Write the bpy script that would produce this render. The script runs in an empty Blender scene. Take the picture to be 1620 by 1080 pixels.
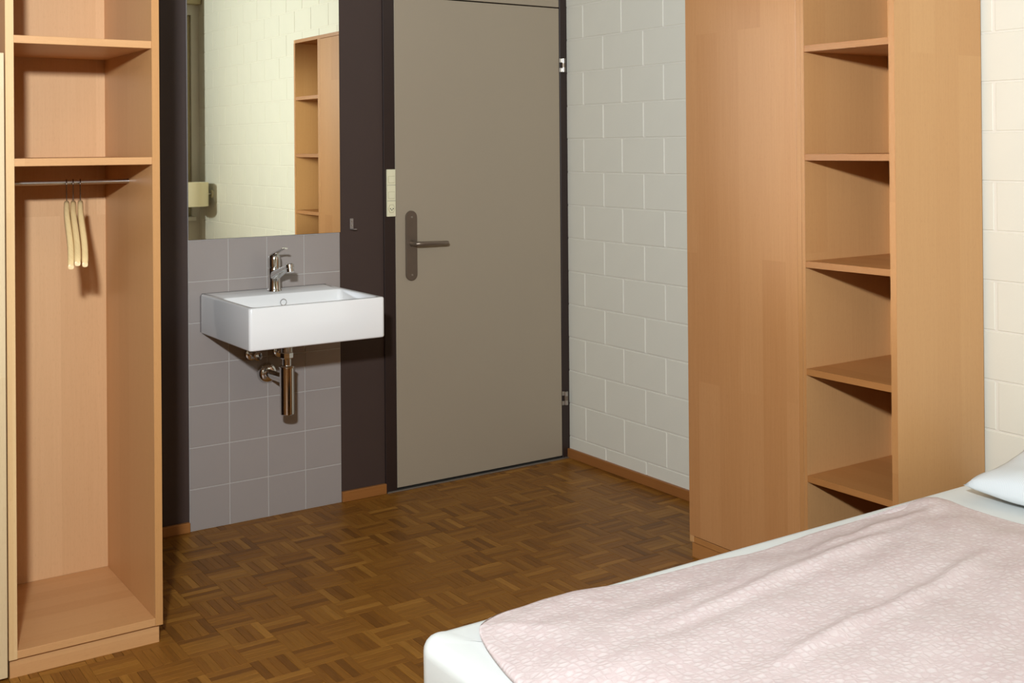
import bpy, bmesh, math, random
from mathutils import Vector, Matrix, noise
random.seed(7)
S = bpy.context.scene
COL = S.collection
PI = math.pi

# ------------------------------------------------------------------ camera
F, YAW, PITCH, ROLL, PY = 1812.9255, math.radians(34.1144), math.radians(0.2275), math.radians(0.4614), 225.8891
EYE = Vector((-3.061, -4.083, 1.3771))
fw = Vector((math.sin(YAW)*math.cos(PITCH), math.cos(YAW)*math.cos(PITCH), math.sin(PITCH)))
rt = Vector((math.cos(YAW), -math.sin(YAW), 0.0))
up = rt.cross(fw)
cr = rt*math.cos(ROLL) - up*math.sin(ROLL)
cu = rt*math.sin(ROLL) + up*math.cos(ROLL)
cam = bpy.data.cameras.new('camera')
cam.sensor_fit = 'HORIZONTAL'; cam.sensor_width = 36.0
cam.lens = F/1620.0*36.0
cam.shift_y = -(540.0 - PY)/1620.0
cam.clip_start = 0.05
camo = bpy.data.objects.new('camera', cam); COL.objects.link(camo)
m = Matrix.Identity(4)
for i in range(3):
    m[i][0], m[i][1], m[i][2], m[i][3] = cr[i], cu[i], -fw[i], EYE[i]
camo.matrix_world = m
S.camera = camo

# ------------------------------------------------------------------ light: one lamp head above the camera, dim world
w = bpy.data.worlds.new('world'); S.world = w; w.use_nodes = True
w.node_tree.nodes['Background'].inputs[0].default_value = (1, 0.95, 0.88, 1)
w.node_tree.nodes['Background'].inputs[1].default_value = 0.05
li = bpy.data.lights.new('flash_head', 'AREA'); li.shape = 'DISK'; li.size = 0.16
li.energy = 171.0; li.color = (0.83, 0.92, 1.0)
lo = bpy.data.objects.new('flash_head', li); COL.objects.link(lo)
lo.location = (-3.27, -3.95, 1.97)
lo.rotation_euler = Vector((math.sin(math.radians(39)), math.cos(math.radians(39)), 0.42)).to_track_quat('-Z', 'Y').to_euler()

# the lamp's beam thrown back into the room by the wall mirror (a tilted rectangle as large as the glass)
lb = bpy.data.lights.new('mirror_bounce', 'AREA'); lb.shape = 'RECTANGLE'; lb.size = 0.54; lb.size_y = 0.98
lb.energy = 1.65; lb.color = (0.83, 0.92, 0.92); lb.spread = math.radians(14)
lbo = bpy.data.objects.new('mirror_bounce', lb); COL.objects.link(lbo)
lbo.location = (-1.41, -0.135, 1.55)
lbo.rotation_euler = Vector((1.86, -3.95, -0.42)).to_track_quat('-Z', 'Y').to_euler()

vs = S.view_settings
vs.view_transform = 'Standard'; vs.look = 'None'; vs.gamma = 1.0; vs.use_curve_mapping = False
vs.exposure = 0.0
S.cycles.max_bounces = 10; S.cycles.diffuse_bounces = 3; S.cycles.glossy_bounces = 6
S.cycles.sample_clamp_indirect = 6.0; S.cycles.caustics_reflective = False

# ------------------------------------------------------------------ materials
def rgb(r, g, b):
    f = lambda c: (c/255.0/12.92) if c/255.0 <= 0.04045 else ((c/255.0+0.055)/1.055)**2.4
    return (f(r), f(g), f(b), 1.0)

class NT:
    def __init__(s, name):
        s.m = bpy.data.materials.new(name); s.m.use_nodes = True
        s.t = s.m.node_tree; s.b = s.t.nodes['Principled BSDF']
    def n(s, typ, **kw):
        nd = s.t.nodes.new(typ)
        for k, v in kw.items(): setattr(nd, k, v)
        return nd
    def l(s, a, b): s.t.links.new(a, b)
    def math(s, op, a, b=None):
        nd = s.n('ShaderNodeMath', operation=op)
        for i, v in enumerate((a, b)):
            if v is None: continue
            if isinstance(v, (int, float)): nd.inputs[i].default_value = v
            else: s.l(v, nd.inputs[i])
        return nd.outputs[0]
    def mix(s, fac, a, b, blend='MIX'):
        nd = s.n('ShaderNodeMix', data_type='RGBA', blend_type=blend)
        for sock, v in ((nd.inputs[0], fac), (nd.inputs[6], a), (nd.inputs[7], b)):
            if isinstance(v, (int, float)): sock.default_value = v
            elif isinstance(v, (tuple, list)): sock.default_value = v
            else: s.l(v, sock)
        return nd.outputs[2]
    def comb(s, x, y, z):
        nd = s.n('ShaderNodeCombineXYZ')
        for i, v in enumerate((x, y, z)):
            if isinstance(v, (int, float)): nd.inputs[i].default_value = v
            else: s.l(v, nd.inputs[i])
        return nd.outputs[0]
    def noise(s, vec, scale, detail=3.0, rough=0.5):
        nd = s.n('ShaderNodeTexNoise'); nd.inputs['Scale'].default_value = scale
        nd.inputs['Detail'].default_value = detail; nd.inputs['Roughness'].default_value = rough
        s.l(vec, nd.inputs['Vector']); return nd.outputs['Fac']
    def ramp(s, fac, stops):
        nd = s.n('ShaderNodeValToRGB'); s.l(fac, nd.inputs[0])
        e = nd.color_ramp.elements
        while len(e) < len(stops): e.new(0.5)
        for i, (p, c) in enumerate(stops): e[i].position = p; e[i].color = c
        return nd.outputs[0]
    def bump(s, h, strength=0.2, dist=0.002):
        nd = s.n('ShaderNodeBump'); nd.inputs['Strength'].default_value = strength
        nd.inputs['Distance'].default_value = dist
        s.l(h, nd.inputs['Height']); s.l(nd.outputs[0], s.b.inputs['Normal'])
    def base(s, c):
        if isinstance(c, tuple): s.b.inputs['Base Color'].default_value = c
        else: s.l(c, s.b.inputs['Base Color'])
    def set(s, rough=0.5, metal=0.0, spec=0.5, coat=0.0):
        s.b.inputs['Roughness'].default_value = rough; s.b.inputs['Metallic'].default_value = metal
        s.b.inputs['Specular IOR Level'].default_value = spec; s.b.inputs['Coat Weight'].default_value = coat
        return s

def plain(name, col, rough=0.5, metal=0.0, spec=0.5, coat=0.0, mottle=0.0, mscale=6.0, bumpy=0.0, bscale=300.0):
    k = NT(name); k.set(rough, metal, spec, coat)
    tc = k.n('ShaderNodeTexCoord').outputs['Object']
    nz = k.noise(tc, mscale, 4.0)
    c2 = tuple(min(1.0, v*(1.0 - mottle)) for v in col[:3]) + (1.0,)
    k.base(k.mix(nz, col, c2))
    if bumpy: k.bump(k.noise(tc, bscale, 3.0), bumpy, 0.001)
    return k.m

def beech(name, axis, light=rgb(216, 169, 115), dark=rgb(198, 146, 92), stave=0.062, length=0.75, rough=0.42, contrast=1.0):
    """staved beech: grain along `axis`, staves across it"""
    k = NT(name); k.set(rough, 0, 0.45)
    sep = k.n('ShaderNodeSeparateXYZ'); k.l(k.n('ShaderNodeTexCoord').outputs['Object'], sep.inputs[0])
    x, y, z = sep.outputs
    rnd = k.n('ShaderNodeObjectInfo').outputs['Random']
    if axis == 'z': al, ac = z, k.math('ADD', x, y)
    elif axis == 'x': al, ac = x, k.math('ADD', y, z)
    else: al, ac = y, k.math('ADD', x, z)
    ac = k.math('ADD', ac, k.math('MULTIPLY', rnd, 3.7)); al = k.math('ADD', al, k.math('MULTIPLY', rnd, 5.3))
    br = k.n('ShaderNodeTexBrick'); br.offset = 0.37; br.offset_frequency = 2; br.squash = 1.0
    k.l(k.comb(al, ac, 0.0), br.inputs['Vector'])
    br.inputs['Color1'].default_value = (0, 0, 0, 1); br.inputs['Color2'].default_value = (1, 1, 1, 1)
    br.inputs['Mortar'].default_value = (0.5, 0.5, 0.5, 1); br.inputs['Scale'].default_value = 1.0
    br.inputs['Mortar Size'].default_value = 0.0; br.inputs['Brick Width'].default_value = length
    br.inputs['Row Height'].default_value = stave; br.inputs['Bias'].default_value = 0.0
    bw = k.n('ShaderNodeRGBToBW'); k.l(br.outputs['Color'], bw.inputs[0])
    g = k.noise(k.comb(k.math('MULTIPLY', al, 1.6), k.math('MULTIPLY', ac, 60.0), bw.outputs[0]), 3.0, 5.0, 0.6)
    fl = k.noise(k.comb(k.math('MULTIPLY', al, 14.0), k.math('MULTIPLY', ac, 160.0), 0.0), 4.0, 2.0, 0.5)
    f = k.math('ADD', k.math('MULTIPLY', bw.outputs[0], 0.42*contrast), k.math('MULTIPLY', g, 0.55))
    c = k.mix(f, light, dark)
    flk = k.ramp(fl, [(0.30, (0.86, 0.82, 0.78, 1)), (0.42, (1, 1, 1, 1))])
    k.base(k.mix(0.6, c, flk, 'MULTIPLY'))
    k.bump(g, 0.05, 0.0006)
    return k.m

M = {}
M['beech_z'] = beech('beech_upright', 'z', light=rgb(212, 162, 108), dark=rgb(196, 142, 88), stave=0.11, length=2.6, contrast=0.7)
M['beech_x'] = beech('beech_along_x', 'x', light=rgb(216, 165, 112), dark=rgb(199, 144, 92))
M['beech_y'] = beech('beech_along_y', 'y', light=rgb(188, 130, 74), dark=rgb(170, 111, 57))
M['door_beech'] = beech('beech_staves', 'z', light=rgb(202, 147, 96), dark=rgb(178, 120, 70), stave=0.096, length=1.15, rough=0.34, contrast=0.9)
M['back_beech'] = beech('beech_back', 'z', light=rgb(226, 180, 132), dark=rgb(208, 158, 110), stave=0.11, length=2.5)
M['edge_beech'] = beech('pale_beech_edge', 'z', light=rgb(228, 192, 140), dark=rgb(212, 168, 114), stave=0.03)
M['shaded_beech'] = beech('beech_in_shade', 'z', light=rgb(138, 88, 54), dark=rgb(118, 70, 42), stave=0.11)  # beech with the open compartment's shade put into its colour
M['band_beech'] = beech('edge_band_beech', 'z', light=rgb(194, 138, 84), dark=rgb(178, 121, 70), stave=0.03)
M['right_band'] = beech('wardrobe_band_beech', 'z', light=rgb(202, 150, 94), dark=rgb(188, 132, 78), stave=0.03)
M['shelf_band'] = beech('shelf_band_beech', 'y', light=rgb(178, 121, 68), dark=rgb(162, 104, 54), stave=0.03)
M['pale_beech'] = beech('pale_beech', 'z', light=rgb(226, 203, 164), dark=rgb(212, 182, 138), stave=0.09)
M['hanger_wood'] = beech('hanger_wood', 'y', light=rgb(236, 207, 152), dark=rgb(216, 180, 124), stave=0.2, rough=0.35)
M['skirting_wood'] = beech('skirting_wood', 'x', light=rgb(176, 116, 58), dark=rgb(142, 88, 42), stave=0.2)
M['skirting_wood_y'] = beech('skirting_wood_y', 'y', light=rgb(172, 112, 58), dark=rgb(140, 86, 42), stave=0.2)
M['brown'] = plain('brown_wall_paint', rgb(67, 50, 43), 0.55, mottle=0.12)
M['frame_brown'] = plain('dark_frame_paint', rgb(46, 31, 26), 0.45, mottle=0.1)
M['taupe'] = plain('taupe_door_paint', rgb(166, 150, 128), 0.5, spec=0.35, mottle=0.04, mscale=3.0)
M['tile'] = plain('grey_glazed_tile', rgb(164, 153, 146), 0.22, mottle=0.05, mscale=9.0)
M['grout'] = plain('pale_grout', rgb(190, 181, 173), 0.8, mottle=0.08)
M['brick'] = plain('cream_brick_paint', rgb(236, 230, 213), 0.6, spec=0.3, mottle=0.05, mscale=5.0, bumpy=0.25, bscale=160.0)
M['mortar'] = plain('cream_mortar_paint', rgb(236, 229, 214), 0.7, mottle=0.04, bumpy=0.3, bscale=200.0)
M['plaster'] = plain('white_plaster', rgb(226, 221, 206), 0.8, mottle=0.03)
M['ceiling_paint'] = plain('grey_ceiling', rgb(150, 142, 132), 0.8, mottle=0.03)
M['ceramic'] = plain('white_ceramic', rgb(249, 246, 242), 0.12, coat=0.3)
M['chrome'] = plain('chrome', (0.72, 0.71, 0.69, 1), 0.09, 1.0)
M['steel'] = plain('satin_steel', rgb(196, 190, 182), 0.3, 1.0)
M['bronze'] = plain('brown_nickel', rgb(138, 122, 106), 0.36, 0.65, mottle=0.12, mscale=30.0)
M['zinc'] = plain('zinc_plated', rgb(172, 162, 154), 0.35, 0.55)
M['gap_line'] = plain('switch_gap', rgb(176, 160, 118), 0.6)
M['mirror'] = plain('mirror_glass', (0.91, 0.91, 0.78, 1), 0.0, 1.0)
M['mirror_edge'] = plain('mirror_edge', rgb(60, 58, 46), 0.3)
M['basin_line'] = plain('grey_line', rgb(112, 104, 100), 0.6)
M['hook_wire'] = plain('dark_wire', rgb(120, 104, 92), 0.25, 1.0)
M['plastic'] = plain('cream_plastic', rgb(236, 226, 190), 0.4)
M['dark'] = plain('dark_recess', rgb(30, 26, 22), 0.7)
M['metal_strip'] = plain('threshold_aluminium', rgb(170, 164, 156), 0.4, 0.9)
M['sheet'] = plain('white_sheet', rgb(236, 237, 232), 0.85, spec=0.2, bumpy=0.15, bscale=500.0)
M['bed_wood'] = beech('bed_wood', 'x')
M['shade'] = plain('lamp_shade_fabric', rgb(240, 228, 192), 0.9, spec=0.1, bumpy=0.3, bscale=400.0)
M['curtain'] = plain('olive_curtain', rgb(206, 190, 140), 0.9, spec=0.1)
M['window_frame'] = plain('window_frame_paint', rgb(190, 176, 134), 0.5)

def parquet_mat():
    k = NT('oak_parquet'); k.set(0.42, 0, 0.28)
    uv = k.n('ShaderNodeUVMap').outputs[0]
    sep = k.n('ShaderNodeSeparateXYZ'); k.l(uv, sep.inputs[0])
    rnd = k.math('FRACT', k.math('ADD', k.n('ShaderNodeObjectInfo').outputs['Random'], k.n('ShaderNodeNewGeometry').outputs['Random Per Island']))
    u = k.math('ADD', sep.outputs[0], k.math('MULTIPLY', rnd, 31.0))
    v = k.math('ADD', sep.outputs[1], k.math('MULTIPLY', rnd, 17.0))
    g = k.noise(k.comb(k.math('MULTIPLY', u, 9.0), k.math('MULTIPLY', v, 120.0), rnd), 1.6, 5.0, 0.62)
    tone = k.ramp(rnd, [(0.0, rgb(118, 74, 24)), (0.2, rgb(136, 87, 29)), (0.55, rgb(143, 93, 32)), (0.86, rgb(150, 100, 36)), (1.0, rgb(166, 114, 46))])
    gr = k.ramp(g, [(0.32, (0.76, 0.73, 0.68, 1)), (0.52, (1, 1, 1, 1)), (0.72, (1.14, 1.12, 1.08, 1))])
    k.base(k.mix(0.85, tone, gr, 'MULTIPLY'))
    k.bump(g, 0.08, 0.0006)
    return k.m
M['parquet'] = parquet_mat()
M['parquet_base'] = plain('parquet_gap', rgb(70, 44, 24), 0.8)

def duvet_mat():
    k = NT('pink_seersucker'); k.set(0.9, 0, 0.15)
    uv = k.n('ShaderNodeUVMap').outputs[0]
    sep = k.n('ShaderNodeSeparateXYZ'); k.l(uv, sep.inputs[0])
    wob = k.noise(uv, 9.0, 2.0)
    vec = k.comb(k.math('MULTIPLY', sep.outputs[0], 1.0), k.math('MULTIPLY', sep.outputs[1], 1.35), 0.0)
    vo = k.n('ShaderNodeTexVoronoi', feature='DISTANCE_TO_EDGE'); vo.inputs['Scale'].default_value = 58.0
    vo.inputs['Randomness'].default_value = 0.62; k.l(vec, vo.inputs['Vector'])
    edge = k.ramp(vo.outputs['Distance'], [(0.0, (0, 0, 0, 1)), (0.30, (1, 1, 1, 1))])
    cell = k.n('ShaderNodeTexVoronoi', feature='F1'); cell.inputs['Scale'].default_value = 58.0
    cell.inputs['Randomness'].default_value = 0.62; k.l(vec, cell.inputs['Vector'])
    bw = k.n('ShaderNodeRGBToBW'); k.l(cell.outputs['Color'], bw.inputs[0])
    c = k.mix(bw.outputs[0], rgb(224, 205, 202), rgb(231, 216, 212))
    c = k.mix(edge, rgb(216, 191, 188), c)
    c = k.mix(k.math('MULTIPLY', wob, 0.5), c, rgb(236, 225, 219))
    k.base(c)
    k.bump(edge, 0.22, 0.003)
    return k.m
M['duvet'] = duvet_mat()

def pillow_mat():
    k = NT('striped_pillow_linen'); k.set(0.9, 0, 0.15)
    sep = k.n('ShaderNodeSeparateXYZ'); k.l(k.n('ShaderNodeUVMap').outputs[0], sep.inputs[0])
    st = k.math('FRACT', k.math('MULTIPLY', sep.outputs[1], 230.0))
    f = k.math('GREATER_THAN', st, 0.5)
    k.base(k.mix(f, rgb(236, 238, 237), rgb(224, 229, 230)))
    k.bump(f, 0.15, 0.0008)
    return k.m
M['pillow'] = pillow_mat()

# ------------------------------------------------------------------ helpers
def world_loc(o):
    v = Vector((0, 0, 0))
    while o is not None: v += o.location; o = o.parent
    return v
def finish(me, mat, smooth=True, angle=35):
    if mat is not None: me.materials.append(M[mat])
    if smooth:
        for p in me.polygons: p.use_smooth = True
        me.set_sharp_from_angle(angle=math.radians(angle))
def obj(name, bm, mat, parent=None, smooth=True, angle=35):
    """links bm (world coordinates) as one mesh object; vertices become relative to the parent"""
    off = world_loc(parent) if parent else Vector((0, 0, 0))
    bmesh.ops.recalc_face_normals(bm, faces=bm.faces)
    for v in bm.verts: v.co -= off
    me = bpy.data.meshes.new(name); bm.to_mesh(me); bm.free()
    finish(me, mat, smooth, angle)
    o = bpy.data.objects.new(name, me); COL.objects.link(o)
    o.parent = parent
    return o
def tag(o, label=None, cat=None, group=None, kind=None):
    if label: o['label'] = label
    if cat: o['category'] = cat
    if group: o['group'] = group
    if kind: o['kind'] = kind
    return o
def thing(name, loc, label=None, cat=None, group=None, kind=None):
    o = bpy.data.objects.new(name, None); COL.objects.link(o)
    o.empty_display_size = 0.05; o.location = loc
    return tag(o, label, cat, group, kind)
def box(x0, x1, y0, y1, z0, z1, bev=0.0, seg=1, bm=None):
    own = bm or bmesh.new()
    t = bmesh.new()
    bmesh.ops.create_cube(t, size=1.0)
    for v in t.verts:
        v.co = Vector(((x0+x1)/2 + v.co.x*(x1-x0), (y0+y1)/2 + v.co.y*(y1-y0), (z0+z1)/2 + v.co.z*(z1-z0)))
    if bev: bmesh.ops.bevel(t, geom=t.edges[:], offset=bev, segments=seg, affect='EDGES', profile=0.5)
    merge(own, t); return own
def merge(bm, t):
    me = bpy.data.meshes.new('tmp'); t.to_mesh(me); t.free(); bm.from_mesh(me); bpy.data.meshes.remove(me)
def frame_axes(d):
    d = d.normalized(); a = Vector((0, 0, 1)) if abs(d.z) < 0.9 else Vector((1, 0, 0))
    u = d.cross(a).normalized(); return u, d.cross(u).normalized()
def tube(pts, r, seg=16, caps=True, bm=None, closed=False):
    """sweep of a circle along pts; r is a radius or a list of radii"""
    bm = bm or bmesh.new(); pts = [Vector(p) for p in pts]; n = len(pts)
    rr = r if isinstance(r, (list, tuple)) else [r]*n
    rings = []; u = None
    for i, p in enumerate(pts):
        if i == 0: d = pts[1]-pts[0]
        elif i == n-1: d = pts[-1]-pts[-2]
        else: d = (pts[i+1]-pts[i]).normalized() + (pts[i]-pts[i-1]).normalized()
        if d.length < 1e-9: d = pts[-1]-pts[0]
        d.normalize()
        if u is None: u, v = frame_axes(d)
        else:
            u = (u - d*u.dot(d)).normalized(); v = d.cross(u)
        rings.append([bm.verts.new(p + (u*math.cos(2*PI*k/seg) + v*math.sin(2*PI*k/seg))*rr[i]) for k in range(seg)])
    for a, b in zip(rings, rings[1:]):
        for k in range(seg): bm.faces.new((a[k], a[(k+1) % seg], b[(k+1) % seg], b[k]))
    if caps: bm.faces.new(rings[0][::-1]); bm.faces.new(rings[-1])
    return bm
def lathe(base, axis, prof, seg=28, bm=None):
    """prof: (radius, distance along axis) pairs"""
    base = Vector(base); axis = Vector(axis).normalized()
    bm = bm or bmesh.new(); u, v = frame_axes(axis); rings = []
    for r, d in prof:
        rings.append([bm.verts.new(base + axis*d + (u*math.cos(2*PI*k/seg)+v*math.sin(2*PI*k/seg))*max(r, 1e-5)) for k in range(seg)])
    for a, b in zip(rings, rings[1:]):
        for k in range(seg): bm.faces.new((a[k], a[(k+1) % seg], b[(k+1) % seg], b[k]))
    bm.faces.new(rings[0][::-1]); bm.faces.new(rings[-1])
    return bm
def rrect(x0, x1, y0, y1, r, z, k=6):
    pts = []
    for cx, cy, a0 in ((x1-r, y1-r, 0), (x0+r, y1-r, 90), (x0+r, y0+r, 180), (x1-r, y0+r, 270)):
        for i in range(k+1):
            a = math.radians(a0 + 90*i/k); pts.append(Vector((cx+r*math.cos(a), cy+r*math.sin(a), z)))
    return pts
def loft(loops, bm=None, cap0=True, cap1=True):
    bm = bm or bmesh.new()
    R = [[bm.verts.new(p) for p in L] for L in loops]; n = len(R[0])
    for a, b in zip(R, R[1:]):
        for k in range(n): bm.faces.new((a[k], a[(k+1) % n], b[(k+1) % n], b[k]))
    if cap0: bm.faces.new(R[0][::-1])
    if cap1: bm.faces.new(R[-1])
    return bm
def piece_mesh(name, sx, sy, sz, ch, mat, uv=False):
    """chamfered block centred on the origin, to be shared by alike pieces"""
    bm = box(-sx/2, sx/2, -sy/2, sy/2, -sz/2, sz/2, ch)
    bmesh.ops.recalc_face_normals(bm, faces=bm.faces)
    if uv:
        ul = bm.loops.layers.uv.new('UVMap')
        for f in bm.faces:
            for lp in f.loops: lp[ul].uv = (lp.vert.co.x, lp.vert.co.y)
    me = bpy.data.meshes.new(name); bm.to_mesh(me); bm.free(); finish(me, mat, False)
    return me
def place(name, me, loc, parent, rotz=0.0):
    o = bpy.data.objects.new(name, me); COL.objects.link(o)
    o.parent = parent; o.location = Vector(loc) - world_loc(parent); o.rotation_euler = (0, 0, rotz)
    return o
def project(p):
    d = Vector(p) - EYE
    return 810 + F*d.dot(cr)/d.dot(fw), PY - F*d.dot(cu)/d.dot(fw)

# ------------------------------------------------------------------ setting
XW, YW, ZC = -4.0, -4.90, 2.68          # far left wall, window wall, ceiling
# floor
floor = obj('floor', box(XW, 0.0, YW, 0.02, -0.12, -0.010), 'parquet_base'); tag(floor, kind='structure')
P12 = 0.12; GX, GY = -0.006, -0.049
strip = piece_mesh('parquet_strip', 0.1195, 0.0234, 0.010, 0.0005, 'parquet', uv=True)
cells = []
for i in range(-34, 1):
    for j in range(-1, 42):
        x0, y1 = GX + i*P12, GY - j*P12
        for k in range(5):
            t = -0.048 + 0.024*k
            alongy = ((i + 16) + (j - 7)) % 2 == 0
            cx, cy = x0 + 0.06 + (t if alongy else 0), y1 - 0.06 + (0 if alongy else t)
            if not (XW + 0.03 < cx < -0.002 and YW + 0.03 < cy < 0.018): continue
            cells.append((cx, cy, alongy))
def floor_seen(x, y):
    u, v = project((x, y, 0))
    if not (0 < u < 1620 and v < 1080) or y > -0.02: return False
    if x < -2.07 and y > -0.88: return False
    if x > -0.42 and -2.06 < y < -1.22: return False
    t = (0.45 - EYE.z)/(0 - EYE.z); q = EYE.lerp(Vector((x, y, 0)), t)
    return not (q.x > -2.0 and -3.1 < q.y < -2.17)
seen = [c for c in cells if floor_seen(c[0], c[1])]
seen.sort(key=lambda c: (Vector((c[0], c[1], 0)) - EYE).length)
near = set(seen[:300])
rest = bmesh.new(); ul = rest.loops.layers.uv.new('UVMap')
for c in cells:
    cx, cy, ay = c
    if c in near:
        place('parquet_strip', strip, (cx, cy, -0.005 + random.uniform(-0.0003, 0.0003)), floor, PI/2 if ay else 0.0)
        continue
    hl, hw = 0.05975, 0.0117
    ax, by = (hw, hl) if ay else (hl, hw)
    zt = random.uniform(-0.0003, 0.0003)
    lo_ = [rest.verts.new((cx+sx*ax, cy+sy*by, -0.0095)) for sx, sy in ((-1, -1), (1, -1), (1, 1), (-1, 1))]
    hi_ = [rest.verts.new((cx+sx*(ax-0.0004), cy+sy*(by-0.0004), zt)) for sx, sy in ((-1, -1), (1, -1), (1, 1), (-1, 1))]
    fs = [rest.faces.new(hi_)] + [rest.faces.new((lo_[q], lo_[(q+1) % 4], hi_[(q+1) % 4], hi_[q])) for q in range(4)]
    for f in fs:
        for lp in f.loops:
            dx, dy = lp.vert.co.x-cx, lp.vert.co.y-cy
            lp[ul].uv = (dy, dx) if ay else (dx, dy)
tag(obj('parquet_strips', rest, 'parquet', floor, smooth=False), kind='stuff')

tag(obj('ceiling', box(XW-0.1, 0.15, YW-0.15, 0.15, ZC, ZC+0.1), 'ceiling_paint'), kind='structure')
tag(obj('wall_left', box(XW-0.12, XW, YW-0.15, 0.15, -0.12, ZC), 'plaster'), kind='structure')

# right wall: mortar slab with every brick laid in it
wall_r = obj('wall_right', box(0.0026, 0.17, YW-0.15, 0.15, -0.12, ZC), 'mortar'); tag(wall_r, kind='structure')
B0, BP, BL, JT, VJ = 0.2405, 0.1464, 0.2612, 0.005, 0.009
meshes = {}
def brick_mesh(ln, ht):
    key = (round(ln, 3), round(ht, 3))
    if key not in meshes: meshes[key] = piece_mesh('brick', 0.016, key[0], key[1], 0.0018, 'brick')
    return meshes[key]
for c in range(-2, 17):
    z0, z1 = B0 + c*BP + JT/2, B0 + (c+1)*BP - JT/2
    z0 = max(z0, 0.003); z1 = min(z1, ZC-0.003)
    if z1 - z0 < 0.03: continue
    off = -0.125 if c % 2 else -0.262
    y = 0.0
    edges = [0.0]; e = off
    while e > YW: edges.append(e); e -= BL
    edges.append(YW + 0.001)
    for a, b in zip(edges, edges[1:]):
        ya, yb = a - (VJ/2 if a else 0.001), b + VJ/2
        if ya - yb < 0.02: continue
        if ya < -1.28 and yb > -2.03 and z1 < 1.98: continue      # behind the tall cupboard
        place('brick', brick_mesh(ya-yb, z1-z0), (0.008 + random.uniform(0, 0.0008), (ya+yb)/2, (z0+z1)/2), wall_r)

# back wall: brown painted slab with the door opening, tiles behind the basin
XT0, TP = -1.7109, 0.15
wb = bmesh.new()
box(XW, -0.917, 0.006, 0.15, -0.12, ZC, bm=wb)
box(-0.917, 0.005, 0.06, 0.15, -0.12, ZC, bm=wb)
wall_b = tag(obj('wall_back', wb, 'brown'), kind='structure')
obj('grout', box(XT0, XT0+0.6, 0.0018, 0.0065, 0.0, 2.06), 'grout', wall_b)
tile = piece_mesh('tile', 0.1462, 0.006, 0.1462, 0.0009, 'tile')
for i in range(4):
    for j in range(7):
        place('tile', tile, (XT0+TP*(i+0.5), 0.003, TP*(j+0.5)), wall_b)
# boxed-in shaft that the wardrobes stand against
tag(obj('wall_shaft', box(XW, -2.10, -0.352, 0.006, -0.01, ZC), 'brown'), kind='structure')

# window wall
wf = bmesh.new()
box(XW, 0.005, YW-0.15, YW, -0.12, 0.0, bm=wf); box(-0.06, 0.005, YW-0.15, YW, 0.0, ZC, bm=wf)
box(XW, -2.36, YW-0.15, YW, 0.0, ZC, bm=wf); box(-2.36, -0.06, YW-0.15, YW, 2.45, ZC, bm=wf); box(-2.36, -0.06, YW-0.15, YW, 0.0, 0.85, bm=wf)
tag(obj('wall_front', wf, 'plaster'), kind='structure')
win = thing('window_1', (-1.21, YW-0.05, 0.85), kind='structure')
fr = bmesh.new()
for a, b in ((-2.36, -2.30), (-1.24, -1.18), (-0.12, -0.06)): box(a, b, YW-0.09, YW-0.03, 0.85, 2.45, 0.004, bm=fr)
for a, b in ((0.85, 0.91), (2.39, 2.45)): box(-2.30, -0.12, YW-0.088, YW-0.032, a, b, 0.004, bm=fr)
obj('window_frame', fr, 'window_frame', win)
for a, b in ((-2.30, -1.24), (-1.18, -0.12)):
    obj('pane', box(a, b, YW-0.066, YW-0.060, 0.91, 2.39), 'dark', win)
obj('window_sill', box(-2.40, -0.04, YW, YW+0.05, 0.815, 0.85, 0.004), 'plaster', win)
tag(obj('trim_1', box(-2.6, -0.004, YW, YW+0.085, 2.53, 2.67, 0.003), 'window_frame'), kind='structure')

# skirtings
tag(obj('baseboard_right', box(-0.012, 0.004, -1.218, 0.0, 0.0, 0.041, 0.002), 'skirting_wood_y'), kind='structure')
tag(obj('baseboard_back', box(XT0+0.601, -0.917, -0.010, 0.006, 0.0, 0.040, 0.002), 'skirting_wood'), kind='structure')
tag(obj('baseboard_shaft', box(-2.098, XT0-0.001, -0.010, 0.006, 0.0, 0.036, 0.002), 'skirting_wood'), kind='structure')

# ------------------------------------------------------------------ door
DX0, DX1, DT = -0.864, -0.039, 1.9904
door = thing('door_1', (-0.45, 0.0, 0.0), kind='structure')
tag(door, 'taupe flush door in a dark brown frame beside the basin')
fb = bmesh.new()
box(-0.9165, DX0-0.002, -0.002, 0.058, 0.0, ZC, 0.0015, bm=fb)
obj('frame_post', fb, 'frame_brown', door)
fb = box(DX1+0.002, 0.004, -0.002, 0.058, 0.0, ZC, 0.0015)
obj('frame_post', fb, 'frame_brown', door)
obj('door_leaf', box(DX0, DX1, 0.0, 0.045, 0.012, DT, 0.0015), 'taupe', door)
obj('transom_panel', box(DX0, DX1, 0.0, 0.045, DT+0.005, ZC-0.002, 0.0015), 'taupe', door)
obj('threshold', box(DX0-0.05, 0.0, -0.012, 0.05, -0.002, 0.005, 0.001), 'metal_strip', door)
obj('gap_backing', box(-0.915, 0.0, 0.0465, 0.058, 0.006, ZC), 'dark', door)
for hz in (1.739, 0.266):
    h = lathe((-0.022, -0.008, hz-0.030), (0, 0, 1), [(0.0075, 0), (0.0085, 0.001), (0.0085, 0.059), (0.0075, 0.060)], 16)
    hg = obj('hinge', h, 'steel', door)
    hb = bmesh.new()
    box(-0.040, -0.022, -0.006, -0.0015, hz-0.030, hz-0.012, 0.0005, bm=hb)
    box(-0.040, -0.022, -0.006, -0.0015, hz+0.012, hz+0.030, 0.0005, bm=hb)
    obj('hinge_leaf', hb, 'steel', hg)
    obj('hinge_gap', lathe((-0.022, -0.008, hz-0.010), (0, 0, 1), [(0.0088, 0), (0.0088, 0.020)], 16), 'bronze', hg)
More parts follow.
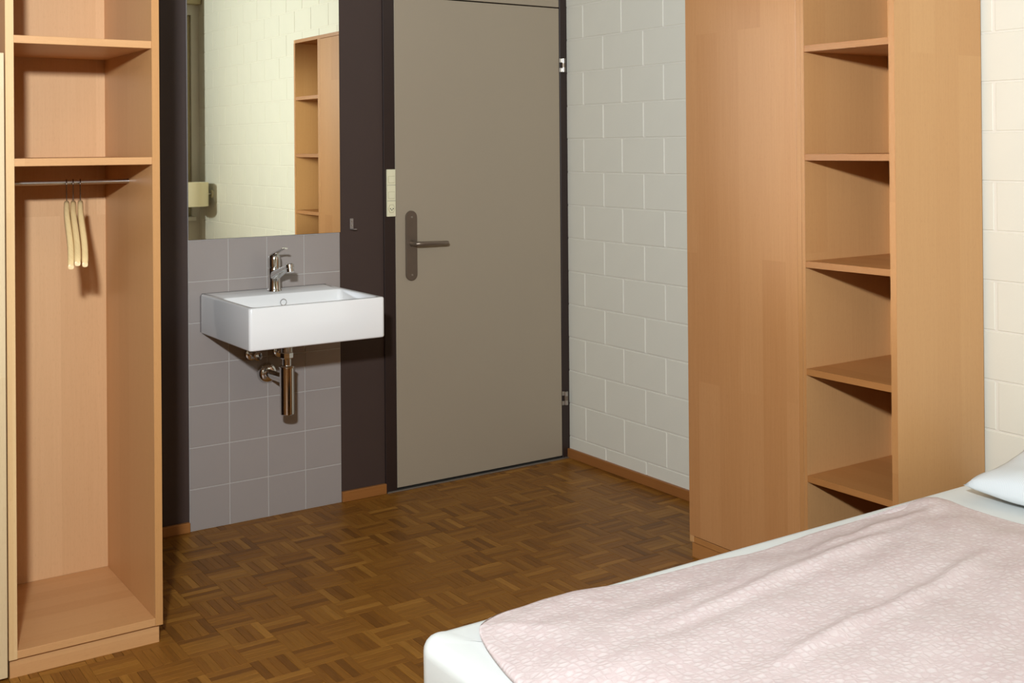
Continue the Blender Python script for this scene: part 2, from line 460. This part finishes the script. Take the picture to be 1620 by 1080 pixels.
# handle plate: a stadium with softened rim
def stadium(xc, z0, z1, r, y, k=10):
    pts = []
    for i in range(k+1):
        a = PI*i/k; pts.append(Vector((xc+r*math.cos(a), y, z1-r+r*math.sin(a))))
    for i in range(k+1):
        a = PI+PI*i/k; pts.append(Vector((xc+r*math.cos(a), y, z0+r+r*math.sin(a))))
    return pts
hx = -0.7945
plate = obj('handle_plate', loft([stadium(hx, 0.840, 1.124, 0.0260, 0.0), stadium(hx, 0.840, 1.124, 0.0260, -0.006), stadium(hx, 0.8425, 1.1215, 0.0235, -0.0095)]), 'bronze', door)
for sz in (1.098, 0.864):
    sc = lathe((hx, -0.0095, sz), (0, -1, 0), [(0.0042, 0), (0.0040, 0.0012), (0.0025, 0.0018)], 12)
    obj('screw', sc, 'steel', plate)
lv = tube([(hx, -0.008, 0.992), (hx, -0.020, 0.992), (hx, -0.036, 0.992), (hx+0.004, -0.046, 0.992), (hx+0.014, -0.052, 0.992), (hx+0.034, -0.054, 0.992), (hx+0.085, -0.054, 0.991), (hx+0.140, -0.053, 0.990), (hx+0.145, -0.053, 0.990)],
          [0.0135, 0.0105, 0.0098, 0.0098, 0.0096, 0.0092, 0.0088, 0.0082, 0.0060], 16)
obj('door_handle', lv, 'bronze', door)

# ------------------------------------------------------------------ light switch strip with socket
sw = thing('switch_strip', (-0.8875, -0.002, 1.104), 'cream switch and socket strip on the dark door frame', 'switch')
obj('backplate', box(-0.907, -0.868, -0.011, -0.002, 1.104, 1.293, 0.0015), 'plastic', sw)
for z0 in (1.2315, 1.1685):
    obj('rocker_gap', box(-0.9013, -0.8737, -0.0116, -0.0105, z0+0.0072, z0+0.0348), 'gap_line', sw)
    r = obj('rocker', box(-0.9005, -0.8745, -0.0135, -0.0105, z0+0.008, z0+0.034, 0.001), 'plastic', sw)
for z0 in (1.2300, 1.1670):
    obj('joint', box(-0.9068, -0.8682, -0.0112, -0.0105, z0-0.0006, z0+0.0006), 'bronze', sw)
hexa = lambda r, y: [Vector((-0.8875+r*0.86*math.cos(2*PI*k/6), y, 1.1355+r*math.sin(2*PI*k/6))) for k in range(6)]
so = obj('socket', loft([hexa(0.0185, -0.0106), hexa(0.0185, -0.0116)]), 'gap_line', sw)
obj('socket_face', loft([hexa(0.0168, -0.0110), hexa(0.0168, -0.0128), hexa(0.0160, -0.0130)]), 'plastic', so)
for dx, dz in ((-0.0065, 0.0), (0.0065, 0.0), (0.0, -0.0048)):
    obj('pin_hole', lathe((-0.8875+dx, -0.0128, 1.1355+dz), (0, -1, 0), [(0.0024, 0), (0.0024, 0.0006)], 10), 'dark', so)

# ------------------------------------------------------------------ wall hook
hk = thing('wall_hook', (-1.057, 0.006, 1.059), 'small L-shaped steel coat hook between the mirror and the door', 'hook')
obj('plate', box(-1.064, -1.050, 0.002, 0.006, 1.060, 1.103, 0.0008), 'zinc', hk)
obj('arm', box(-1.064, -1.050, -0.030, 0.003, 1.060, 1.0635, 0.0008), 'zinc', hk)
for zz in (1.092, 1.075):
    obj('screw', lathe((-1.057, 0.002, zz), (0, -1, 0), [(0.0034, 0), (0.0030, 0.001), (0.0018, 0.0016)], 12), 'chrome', hk)

# ------------------------------------------------------------------ mirror
mi = thing('wall_mirror', (XT0+0.3, 0.0, 1.052), 'tall frameless mirror above the white basin', 'mirror')
obj('backing', box(XT0+0.001, XT0+0.599, -0.0030, 0.0020, 1.052, 2.06), 'mirror_edge', mi)
obj('glass', box(XT0, XT0+0.6, -0.0060, -0.0030, 1.052, 2.06), 'mirror', mi, smooth=False)

# ------------------------------------------------------------------ wash basin
SX0, SX1, SY1, SZ0, SZ1 = -1.667, -1.167, -0.480, 0.712, 0.854
sk = thing('wash_basin', (-1.417, 0.0, SZ0), 'white rectangular ceramic wash basin mounted on the grey tiles', 'basin')
IX0, IX1, IY0, IY1 = SX0+0.020, SX1-0.020, -0.462, -0.165
def basin_loops():
    r = 0.012
    L = [rrect(SX0+0.005, SX1-0.005, SY1+0.005, -0.0005, r, SZ0), rrect(SX0+0.0015, SX1-0.0015, SY1+0.0015, -0.0003, r, SZ0+0.0015),
         rrect(SX0, SX1, SY1, -0.0003, r, SZ0+0.006), rrect(SX0, SX1, SY1, -0.0003, r, SZ1-0.006),
         rrect(SX0+0.0015, SX1-0.0015, SY1+0.0015, -0.0003, r, SZ1-0.0015), rrect(SX0+0.005, SX1-0.005, SY1+0.005, -0.0008, r, SZ1),
         rrect(IX0-0.003, IX1+0.003, IY0-0.003, IY1+0.003, 0.020, SZ1), rrect(IX0, IX1, IY0, IY1, 0.020, SZ1-0.003),
         rrect(IX0+0.003, IX1-0.003, IY0+0.003, IY1-0.003, 0.022, SZ1-0.070), rrect(IX0+0.010, IX1-0.010, IY0+0.010, IY1-0.010, 0.028, SZ1-0.088),
         rrect(IX0+0.028, IX1-0.028, IY0+0.028, IY1-0.028, 0.034, SZ1-0.098), rrect(IX0+0.12, IX1-0.12, IY0+0.09, IY1-0.09, 0.04, SZ1-0.102)]
    return L
obj('bowl', loft(basin_loops()), 'ceramic', sk, angle=50)
ov = [(-1.417+0.0115*math.cos(2*PI*k/32), IY1-0.0035, 0.822+0.0115*math.sin(2*PI*k/32)) for k in range(33)]
obj('overflow_ring', tube(ov, 0.0013, 8, caps=False), 'chrome', sk)
obj('basin_line', tube([(SX0-0.0005, -0.0012, SZ0+0.004), (SX0-0.0005, -0.0012, SZ1-0.010), (SX0+0.006, -0.0012, SZ1+0.0004), (SX1-0.006, -0.0012, SZ1+0.0004), (SX1+0.0005, -0.0012, SZ1-0.010), (SX1+0.0005, -0.0012, SZ0+0.004)], 0.0016, 8), 'basin_line', sk)  # thin grey line round the basin where it meets the wall
obj('drain', lathe((-1.417, -0.29, SZ1-0.1021), (0, 0, 1), [(0.032, 0), (0.031, 0.002), (0.022, 0.003), (0.020, 0.001)], 24), 'chrome', sk)

# tap
FX, FY = -1.413, -0.075
tp = thing('mixer_tap', (FX, FY, SZ1), 'chrome single-lever mixer tap on the basin rim', 'tap')
obj('tap_body', lathe((FX, FY, SZ1), (0, 0, 1), [(0.0270, 0), (0.0270, 0.004), (0.0250, 0.007), (0.0235, 0.012), (0.0225, 0.040), (0.0235, 0.058), (0.0250, 0.072), (0.0250, 0.082), (0.0235, 0.086)], 32), 'chrome', tp)
def spout():
    bm = bmesh.new(); L = []
    for t, wd, ht in ((0.0, 0.040, 0.036), (0.15, 0.040, 0.034), (0.45, 0.035, 0.026), (0.8, 0.030, 0.020), (1.0, 0.027, 0.018)):
        y = FY - 0.002 - 0.140*t; z = SZ1 + 0.056 + 0.050*t - 0.006*t*t
        L.append([Vector((FX + wd/2*math.copysign(abs(math.cos(a))**0.6, math.cos(a)), y, z + ht/2*math.copysign(abs(math.sin(a))**0.6, math.sin(a)))) for a in [2*PI*k/20 for k in range(20)]])
    return loft(L, bm)
spo = obj('spout', spout(), 'chrome', tp, angle=50)
obj('aerator', lathe((FX, FY-0.142, SZ1+0.104), (0, -0.28, -1), [(0.0125, -0.006), (0.0150, -0.003), (0.0150, 0.010), (0.0138, 0.011), (0.0138, 0.024), (0.0120, 0.025)], 24), 'chrome', spo)
obj('cartridge', lathe((FX, FY, SZ1+0.086), (0, 0.0, 1), [(0.0205, 0), (0.0230, 0.003), (0.0235, 0.030), (0.0225, 0.040), (0.0180, 0.048), (0.010, 0.052)], 32), 'chrome', tp)
def lever():
    L = []
    for y, z, wd, ht in ((FY+0.012, SZ1+0.134, 0.018, 0.014), (FY-0.010, SZ1+0.139, 0.022, 0.014), (FY-0.04, SZ1+0.148, 0.016, 0.010), (FY-0.075, SZ1+0.158, 0.018, 0.008), (FY-0.100, SZ1+0.164, 0.020, 0.007), (FY-0.112, SZ1+0.164, 0.014, 0.005)):
        L.append([Vector((FX + wd/2*math.cos(2*PI*k/16), y, z + ht/2*math.sin(2*PI*k/16))) for k in range(16)])
    return loft(L)
obj('lever', lever(), 'chrome', tp, angle=50)
obj('pull_rod', tube([(FX+0.004, FY+0.036, SZ1), (FX+0.004, FY+0.036, SZ1+0.032)], 0.0028, 10), 'chrome', tp)
obj('pull_knob', lathe((FX+0.004, FY+0.036, SZ1+0.030), (0, 0, 1), [(0.004, 0), (0.0068, 0.003), (0.0068, 0.010), (0.004, 0.012)], 16), 'chrome', tp)

# bottle trap under the basin
TX, TY = -1.415, -0.190
tr = thing('bottle_trap', (TX, TY, 0.420), 'chrome bottle trap and waste pipe under the basin', 'trap')
obj('tail_pipe', lathe((TX, TY, 0.645), (0, 0, 1), [(0.0215, 0), (0.0215, 0.067)], 28), 'steel', tr)
obj('union_nut', lathe((TX, TY, 0.622), (0, 0, 1), [(0.0225, 0), (0.0245, 0.003), (0.0245, 0.020), (0.0220, 0.024)], 8), 'chrome', tr, angle=20)
obj('neck', lathe((TX, TY, 0.590), (0, 0, 1), [(0.0165, 0), (0.0165, 0.034)], 24), 'chrome', tr)
obj('collar', lathe((TX, TY, 0.588), (0, 0, 1), [(0.0275, 0), (0.0285, 0.002), (0.0285, 0.005), (0.0245, 0.009), (0.0175, 0.010)], 32), 'chrome', tr)
obj('trap_cup', lathe((TX, TY, 0.420), (0, 0, 1), [(0.0235, 0), (0.0260, 0.002), (0.0260, 0.168)], 36), 'chrome', tr)
obj('waste_pipe', tube([(TX, TY+0.015, 0.542), (TX, -0.004, 0.540)], 0.0165, 24), 'chrome', tr)
obj('rosette', lathe((TX, 0.0, 0.540), (0, -1, 0), [(0.0390, 0), (0.0390, 0.003), (0.0350, 0.013), (0.0290, 0.020), (0.0185, 0.023)], 36), 'chrome', tr)

# angle valves
def valve(x, lab):
    v = thing('angle_valve', (x, 0.0, 0.618), lab, 'valve', 'chrome angle valves under the basin')
    obj('rosette', lathe((x, 0.0, 0.618), (0, -1, 0), [(0.0265, 0), (0.0265, 0.002), (0.0235, 0.009), (0.0180, 0.012)], 28), 'chrome', v)
    obj('valve_body', lathe((x, -0.010, 0.618), (0, -1, 0), [(0.0095, 0), (0.0095, 0.028), (0.0125, 0.030), (0.0125, 0.040), (0.009, 0.042)], 20), 'chrome', v)
    obj('valve_knob', lathe((x, -0.052, 0.618), (0, -1, 0), [(0.0140, 0), (0.0165, 0.003), (0.0165, 0.018), (0.0130, 0.021)], 12), 'chrome', v, angle=20)
    obj('supply_pipe', tube([(x, -0.032, 0.626), (x, -0.032, 0.664), (x, -0.032, 0.7115)], 0.0058, 12), 'chrome', v)
valve(-1.476, 'left chrome angle valve under the basin, below its left half')
valve(-1.366, 'chrome angle valve half hidden behind the waste pipe of the basin')

# ------------------------------------------------------------------ tall cupboard on the right (closed part and open shelves)
CX, CB = -0.4129, -0.014
cy0, cy1, cy2, TH = -1.2196, -1.7343, -2.0394, 0.0195
cp = thing('tall_cupboard', (-0.21, -1.64, 0.0), 'tall beech cupboard with open shelves and a plain door, standing against the brick wall', 'cupboard')
obj('side_panel', box(CX, CB, cy0-TH, cy0, 0.0514, 2.0, 0.0008), 'beech_z', cp)
obj('side_panel', box(CX, CB, cy2-TH, cy2, 0.0514, 2.0, 0.0008), 'beech_z', cp)
obj('divider', box(CX, CB-0.008, cy1, cy1+0.0105, 0.0709, 1.9805, 0.0008), 'beech_z', cp)
obj('divider', box(CX, CB-0.008, cy1+0.0125, cy1+0.029, 0.0709, 1.9805, 0.0008), 'beech_z', cp)
for ya, yb in ((cy1, cy1+0.0105), (cy1+0.0125, cy1+0.029), (cy2-TH, cy2)):
    obj('edge_band', box(CX-0.0009, CX+0.0002, ya, yb, 0.0709, 1.9805), 'band_beech', cp)
obj('top_panel', box(CX, CB, cy2, cy0-TH, 1.9805, 2.0, 0.0008), 'beech_y', cp)
obj('bottom_panel', box(CX, CB, cy2, cy0-TH, 0.0514, 0.0709, 0.0008), 'beech_y', cp)
obj('plinth', box(CX+0.006, CB, cy2-TH+0.006, cy0-0.006, 0.0, 0.0514), 'beech_y', cp)
obj('back_panel', box(CB-0.008, CB, cy2, cy0-TH, 0.0709, 1.9805), 'beech_z', cp)
obj('door', box(CX-0.0012, CX+0.018, cy1+0.0305, cy0-0.0005, 0.0735, 1.9790, 0.0008), 'door_beech', cp)
for z in (1.6555, 1.3313, 1.0110, 0.6897, 0.3706):
    sf = obj('shelf', box(CX+0.001, CB-0.008, cy2, cy1, z, z+0.0190, 0.0008), 'beech_y', cp)
    obj('edge_band', box(CX+0.0002, CX+0.0012, cy2+0.0003, cy1-0.0003, z, z+0.0190), 'shelf_band', sf)

# ------------------------------------------------------------------ open wardrobe on the left
WX0, WX1, WF, WBK = -2.4783, -2.0774, -0.8697, -0.3766
wd = thing('open_wardrobe', (-2.278, -0.62, 0.0), 'tall open beech wardrobe with two shelves and a hanging rail', 'wardrobe')
TS = 0.0205
obj('side_panel', box(WX0, WX0+TS, WF, WBK+0.010, 0.0515, 2.0, 0.0008), 'beech_z', wd)
obj('edge_band', box(WX0, WX0+TS, WF-0.0008, WF, 0.0515, 2.0), 'edge_beech', wd)
obj('side_panel', box(WX1-TS, WX1, WF, WBK+0.010, 0.0515, 2.0, 0.0008), 'beech_z', wd)
obj('edge_band', box(WX1-TS, WX1, WF-0.0008, WF, 0.0515, 2.0), 'right_band', wd)
obj('back_panel', box(WX0+TS, WX1-TS, WBK, WBK+0.010, 0.072, 1.98), 'back_beech', wd)
obj('bottom_panel', box(WX0+TS, WX1-TS, WF, WBK, 0.0515, 0.0720, 0.0008), 'beech_x', wd)
obj('top_panel', box(WX0+TS, WX1-TS, WF, WBK, 1.980, 2.0, 0.0008), 'beech_x', wd)
obj('plinth', box(WX0+0.004, WX1-0.007, WF+0.012, WBK, 0.0, 0.0515), 'beech_x', wd)
for z in (1.6617, 1.3376):
    obj('shelf', box(WX0+TS, WX1-TS, WF+0.001, WBK, z, z+0.0205, 0.0008), 'beech_x', wd)
RY, RZ = -0.634, 1.287
obj('hanging_rail', tube([(WX0+TS, RY, RZ), (WX1-TS, RY, RZ)], 0.0066, 20), 'steel', wd)

# neighbouring wardrobe with a pale door, only its edge is in view
nb = thing('pale_door_wardrobe', (-2.88, -0.62, 0.0), 'wardrobe with a pale wooden door at the left edge, beside the open wardrobe', 'wardrobe')
nx1 = WX0-0.0015
obj('side_panel', box(nx1-0.018, nx1, WF+0.10, WBK+0.010, 0.02, 2.0), 'shaded_beech', nb)
obj('side_panel', box(-3.28, -3.262, WF+0.02, WBK+0.010, 0.02, 2.0), 'beech_z', nb)
obj('back_panel', box(-3.262, nx1-0.018, WBK, WBK+0.010, 0.02, 2.0), 'beech_z', nb)
obj('bottom_panel', box(-3.262, nx1-0.018, WF+0.02, WBK, 0.0, 0.03), 'beech_x', nb)
obj('top_panel', box(-3.262, nx1-0.018, WF+0.02, WBK, 1.98, 2.0), 'beech_x', nb)
obj('shelf', box(-3.262, nx1-0.018, WF+0.02, WBK, 1.60, 1.62), 'beech_x', nb)
obj('door', box(-2.876, nx1-0.002, WF-0.004, WF+0.016, 0.010, 1.634, 0.0015), 'pale_beech', nb)
obj('door', box(-3.278, -2.880, WF-0.004, WF+0.016, 0.010, 1.634, 0.0015), 'pale_beech', nb)

# ------------------------------------------------------------------ clothes hangers
def hanger_arm():
    """half arms of one curved wooden hanger in its own YZ plane, neck at the origin"""
    L = []; n = 28
    for i in range(n+1):
        t = -1 + 2*i/n; a = abs(t)
        y = 0.218*t; ss = max(0.0, min(1.0, (a-0.12)/0.76)); bow = 0.012*ss*ss*(3-2*ss)
        z = -0.012 - 0.153*(0.62*a + 0.55*a*a - 0.17*a**4)
        hh = 0.017 - 0.006*a; wd_ = 0.0080 + 0.0008*a
        if a > 0.97: hh *= 0.7; wd_ *= 0.85
        L.append([Vector((bow + wd_*math.copysign(abs(math.cos(q))**0.7, math.cos(q)), y, z + hh*math.copysign(abs(math.sin(q))**0.7, math.sin(q)))) for q in [2*PI*k/12 for k in range(12)]])
    return loft(L)
def hanger_hook():
    pts = [(0, 0, -0.004), (0, 0, 0.020)]
    R = 0.0135
    for i in range(13):
        a = math.radians(-75 + 255*i/12)
        pts.append((0, -R*math.cos(a)*1.0 + 0.0, 0.052 + R*math.sin(a)))
    return tube(pts, 0.0016, 8)
HO = 0.0523
hb = hanger_arm(); bmesh.ops.recalc_face_normals(hb, faces=hb.faces); hm = bpy.data.meshes.new('shoulder_bar'); hb.to_mesh(hm); hb.free(); finish(hm, 'hanger_wood', True, 60)
hb = hanger_hook(); bmesh.ops.recalc_face_normals(hb, faces=hb.faces); km = bpy.data.meshes.new('hook'); hb.to_mesh(km); hb.free(); finish(km, 'hook_wire', True, 60)
for hxx, rz, rx, lab in ((-2.2735, -13.4, 0.0, 'leftmost of the three wooden clothes hangers on the rail, hanging lowest'),
                         (-2.2555, -13.6, -2.2, 'middle of the three wooden clothes hangers, its tip the highest'),
                         (-2.2355, -13.8, -1.1, 'rightmost of the three wooden clothes hangers on the rail')):
    h = thing('clothes_hanger', (hxx, RY, RZ + 0.0066 + 0.0016 - 0.052 - 0.0135), lab, 'hanger', 'wooden hangers on the rail')
    h.rotation_euler = (math.radians(rx), 0, math.radians(rz))
    for nm, me in (('shoulder_bar', hm), ('hook', km)):
        o = bpy.data.objects.new(nm, me); COL.objects.link(o); o.parent = h

# ------------------------------------------------------------------ bed
BX0, BX1, BY0, BY1 = -2.0, -0.016, -3.10, -2.168
bed = thing('bed_frame', (-1.0, -2.62, 0.0), 'low wooden bed frame under the white mattress', 'bed')
obj('side_rail', box(BX0+0.03, BX1-0.01, BY1-0.045, BY1-0.020, 0.13, 0.249, 0.003), 'bed_wood', bed)
obj('side_rail', box(BX0+0.03, BX1-0.01, BY0+0.020, BY0+0.045, 0.13, 0.249, 0.003), 'bed_wood', bed)
obj('end_rail', box(BX0+0.03, BX0+0.055, BY0+0.045, BY1-0.045, 0.13, 0.249, 0.003), 'beech_y', bed)
obj('end_rail', box(BX1-0.035, BX1-0.01, BY0+0.045, BY1-0.045, 0.13, 0.249, 0.003), 'beech_y', bed)
for i in range(14):
    xs = BX0+0.10 + i*(BX1-BX0-0.20)/13
    obj('slat', box(xs-0.03, xs+0.03, BY0+0.045, BY1-0.045, 0.236, 0.2495), 'beech_y', bed)
for x in (BX0+0.06, BX1-0.10):
    for y in (BY0+0.05, BY1-0.11):
        obj('leg', box(x, x+0.06, y, y+0.06, 0.0, 0.235, 0.003), 'beech_z', bed)

def cushion_noise(x, y, s): return noise.noise(Vector((x*s, y*s, 3.1)))
def mattress():
    """soft box with a fitted sheet: rounded edges, the foot corners pulled up a little"""
    bm = bmesh.new(); nx, ny = 80, 40; Z0, Z1 = 0.2505, 0.450; ML = []
    def loop(ins, z):
        return rrect(BX0+ins, BX1-ins, BY0+ins, BY1-ins, 0.055-ins*0.5, z, 8)
    rr_ = 0.030
    loops = [loop(0.012, Z0), loop(0.003, Z0+0.010), loop(0.0, Z0+0.03)]
    for i in range(1, 6): loops.append(loop(0.0, Z0+0.03+(Z1-rr_-Z0-0.03)*i/5))
    for i in range(1, 7):
        a = PI/2*i/6; loops.append(loop(rr_*(1-math.cos(a)), Z1-rr_+rr_*math.sin(a)))
    loops.append(loop(0.06, Z1-0.0005)); loops.append(loop(0.14, Z1-0.001)); loops.append(loop(0.10+0.2, Z1-0.001))
    loft(loops, bm)
    for v in bm.verts:
        x, y, z = v.co
        if z > 0.40:
            d = math.hypot(x-BX0-0.02, y-BY1+0.02)
            v.co.z += 0.012*math.exp(-(d/0.045)**2)           # the pulled corner seam
            v.co.z += 0.004*cushion_noise(x, y, 4.0)
        k = (x-BX0)/(BX1-BX0)
        if y > BY1-0.04: v.co.y += 0.006*math.sin(k*9.0+0.5) - 0.004
        if x < BX0+0.04: v.co.x += 0.006*cushion_noise(y*3, z*4, 2.0)
    return bm
tag(obj('mattress', mattress(), 'sheet', None, angle=80), 'mattress in a white fitted sheet on the bed', 'mattress')

def sm(e0, e1, x):
    t = max(0.0, min(1.0, (x-e0)/(e1-e0))); return t*t*(3-2*t)
def interp(tab, x):
    if x <= tab[0][0]: return tab[0][1]
    for (x0, y0), (x1, y1) in zip(tab, tab[1:]):
        if x <= x1:
            t = (x-x0)/(x1-x0); t = t*t*(3-2*t); return y0 + (y1-y0)*t
    return tab[-1][1]
def duvet():
    """thin quilt: a closed lens with a wavy outline, folds on top"""
    bm = bmesh.new(); nx, ny = 200, 110
    ul = bm.loops.layers.uv.new('UVMap')
    far = [(-2.0, -2.205), (-1.82, -2.196), (-1.66, -2.190), (-1.50, -2.218), (-1.33, -2.226), (-1.15, -2.244), (-0.93, -2.232), (-0.70, -2.236), (-0.40, -2.228)]
    yn = -3.085
    top = [[None]*(ny+1) for _ in range(nx+1)]
    for i in range(nx+1):
        for j in range(ny+1):
            s_ = i/nx; t_ = j/ny
            s_ -= 0.09*math.sin(2*PI*s_)/(2*PI)*4; t_ -= 0.09*math.sin(2*PI*t_)/(2*PI)*4
            a, b = 2*s_-1, 1-2*t_                       # a: foot -1 .. head 1, b: far 1 .. near -1
            mx = max(abs(a), abs(b)); p = 11.0
            fac = mx/((abs(a)**p + abs(b)**p)**(1/p)) if mx > 1e-6 else 1.0
            fac = 1 + (fac-1)*mx**5
            a2, b2 = a*fac, b*fac
            tt = 0.5-0.5*b2
            xf = -1.922 - 0.040*sm(0.03, 0.35, tt); xh = -0.485 - 0.02*math.sin(tt*7.0)
            x = xf + (xh-xf)*(a2*0.5+0.5)
            yf = interp(far, x)
            y = yf + (yn-yf)*tt
            e = max(0.0, min((1+a2)*0.735, (1-a2)*0.735, (1+b2)*0.44, (1-b2)*0.44))
            q = min(1.0, e/0.016); ed = math.sqrt(max(0.0, 1-(1-q)**2))
            rise = sm(0.0, 0.20, e)
            wr = (0.012*cushion_noise(x*0.50+y*0.85, y*1.9-x*0.6, 3.0) + 0.006*cushion_noise(x*1.0+5, y*2.6-x*1.1, 6.0))*sm(0, 0.10, e) + 0.0012*cushion_noise(x, y, 24.0)
            rg = 0.010*math.exp(-((y + 2.63 - 0.20*(x+1.1) + 0.02*math.sin(5*x))/0.018)**2)*sm(-1.75, -1.45, x)*sm(-0.70, -1.0, x)
            rg += 0.010*math.exp(-((y + 2.42 - 0.10*(x+1.2))/0.022)**2)*sm(-1.75, -1.5, x)*sm(-0.75, -1.0, x)
            rg += 0.007*math.exp(-((y + 2.33 - 0.06*(x+0.8))/0.020)**2)*sm(-1.2, -0.9, x)*sm(-0.50, -0.7, x)
            rg += 0.014*math.exp(-(((x+0.57)/0.06)**2 + ((y+2.27)/0.05)**2))
            rg += 0.003*math.exp(-(((x+1.72)/0.12)**2 + ((y+2.22)/0.04)**2))
            z = 0.4545 + (0.011 + 0.022*rise + wr + rg)*ed
            top[i][j] = bm.verts.new((x, y, z))
    for i in range(nx):
        for j in range(ny):
            bm.faces.new((top[i][j], top[i+1][j], top[i+1][j+1], top[i][j+1]))
    ring = [top[i][0] for i in range(nx+1)] + [top[nx][j] for j in range(1, ny+1)] + [top[i][ny] for i in range(nx-1, -1, -1)] + [top[0][j] for j in range(ny-1, 0, -1)]
    bm.faces.new(ring[::-1])
    for f in bm.faces:
        for lp in f.loops: lp[ul].uv = (lp.vert.co.x, lp.vert.co.y)
    return bm
tag(obj('duvet', duvet(), 'duvet', None, angle=180), 'pale pink crinkled duvet spread over the bed', 'duvet')

def pillow():
    bm = bmesh.new(); ul = bm.loops.layers.uv.new('UVMap'); n, k = 56, 44
    HX, HY = 0.192, 0.335
    def sheet(sign):
        G = []
        for i in range(n+1):
            row = []
            for j in range(k+1):
                a, b = -1+2*i/n, -1+2*j/k
                edge = max(0.0, (1-a**4))**0.40*max(0.0, (1-b**4))**0.40
                px = HX*a*(1-0.055*(1-b*b)*abs(a)); py = HY*b*(1-0.05*(1-a*a)*abs(b))
                th = 0.060 if sign > 0 else 0.034
                z = sign*th*edge + sign*0.006*edge*cushion_noise(a*1.3+0.4*b, b*2.1, 2.4)
                z += 0.004*edge*math.sin(9*b + 4*a)*(1-edge)*sign
                # the head side leans up against the wall
                lift = 0.050*sm(-0.6, 1.0, a)
                row.append((px, py, z + lift + 0.033))
            G.append(row)
        return G
    A, B = sheet(1), sheet(-1)
    V = {}
    def vv(key, p):
        if key not in V: V[key] = bm.verts.new(p)
        return V[key]
    def idx(s, i, j): return ('e', i, j) if i in (0, n) or j in (0, k) else (s, i, j)
    for s, G in (('t', A), ('b', B)):
        for i in range(n):
            for j in range(k):
                q = [vv(idx(s, a, b), A[a][b] if idx(s, a, b)[0] == 'e' else G[a][b]) for a, b in ((i, j), (i+1, j), (i+1, j+1), (i, j+1))]
                f = bm.faces.new(q if s == 't' else q[::-1])
    for f in bm.faces:
        for lp in f.loops: lp[ul].uv = (lp.vert.co.x, lp.vert.co.y)
    R = Matrix.Rotation(math.radians(2.0), 4, 'Z')
    for v in bm.verts: v.co = R @ v.co + Vector((-0.212, -2.590, 0.4535))
    return bm
pb = pillow()
lowest = min(v.co.z for v in pb.verts)
for v in pb.verts: v.co.z += 0.4545 - lowest
tag(obj('pillow', pb, 'pillow', None, angle=180), 'white finely striped pillow at the head of the bed by the wall', 'pillow')

# ------------------------------------------------------------------ wall lamp seen in the mirror, unseen curtain added to shade the wall there
lp_ = thing('wall_lamp', (-0.002, -4.60, 1.03), 'cream drum-shaped wall lamp, seen in the mirror by the curtain', 'lamp')
LCX, LCY = -0.165, -4.600
obj('wall_plate', lathe((0.001, LCY, 1.035), (-1, 0, 0), [(0.030, 0), (0.030, 0.010), (0.026, 0.013)], 24), 'shade', lp_)
obj('arm', tube([(-0.012, LCY, 1.035), (LCX, LCY, 1.035)], 0.007, 12), 'steel', lp_)
sh = bmesh.new()
shl = []
for r, z in ((0.125, 0.945), (0.128, 0.945), (0.128, 1.128), (0.125, 1.128), (0.125, 0.945)):
    shl.append([Vector((LCX+r*math.cos(2*PI*k/40), LCY+r*math.sin(2*PI*k/40), z)) for k in range(40)])
obj('lamp_shade', loft(shl, sh, False, False), 'shade', lp_)
obj('bulb', lathe((LCX, LCY, 1.042), (0, 0, 1), [(0.012, -0.02), (0.014, 0.0), (0.028, 0.03), (0.030, 0.045), (0.020, 0.064), (0.004, 0.070)], 20), 'plastic', lp_)

def curtain():
    bm = bmesh.new(); n = 120; L = []
    for z in (0.04, 0.6, 1.2, 1.8, 2.60):
        fr_ = []; bk = []
        for i in range(n+1):
            x = -1.45 + 1.05*i/n
            amp = 0.030*(1.0 - 0.25*(z/2.6))
            y = -4.665 + amp*math.sin(x*48.0 + 0.4*math.sin(x*9)) + 0.008*math.sin(x*17+z)
            fr_.append(Vector((x, y+0.0015, z))); bk.append(Vector((x, y-0.0015, z)))
        L.append(fr_ + bk[::-1])
    return loft(L, bm)
cu_ = thing('curtain', (-0.93, -4.665, 0.04), 'unseen olive-beige floor-length curtain before the window, added to shade the wall', 'curtain')
obj('fabric', curtain(), 'curtain', cu_)
obj('curtain_rail', box(-1.7, -0.2, -4.675, -4.655, 2.60, ZC, 0.002), 'window_frame', cu_)
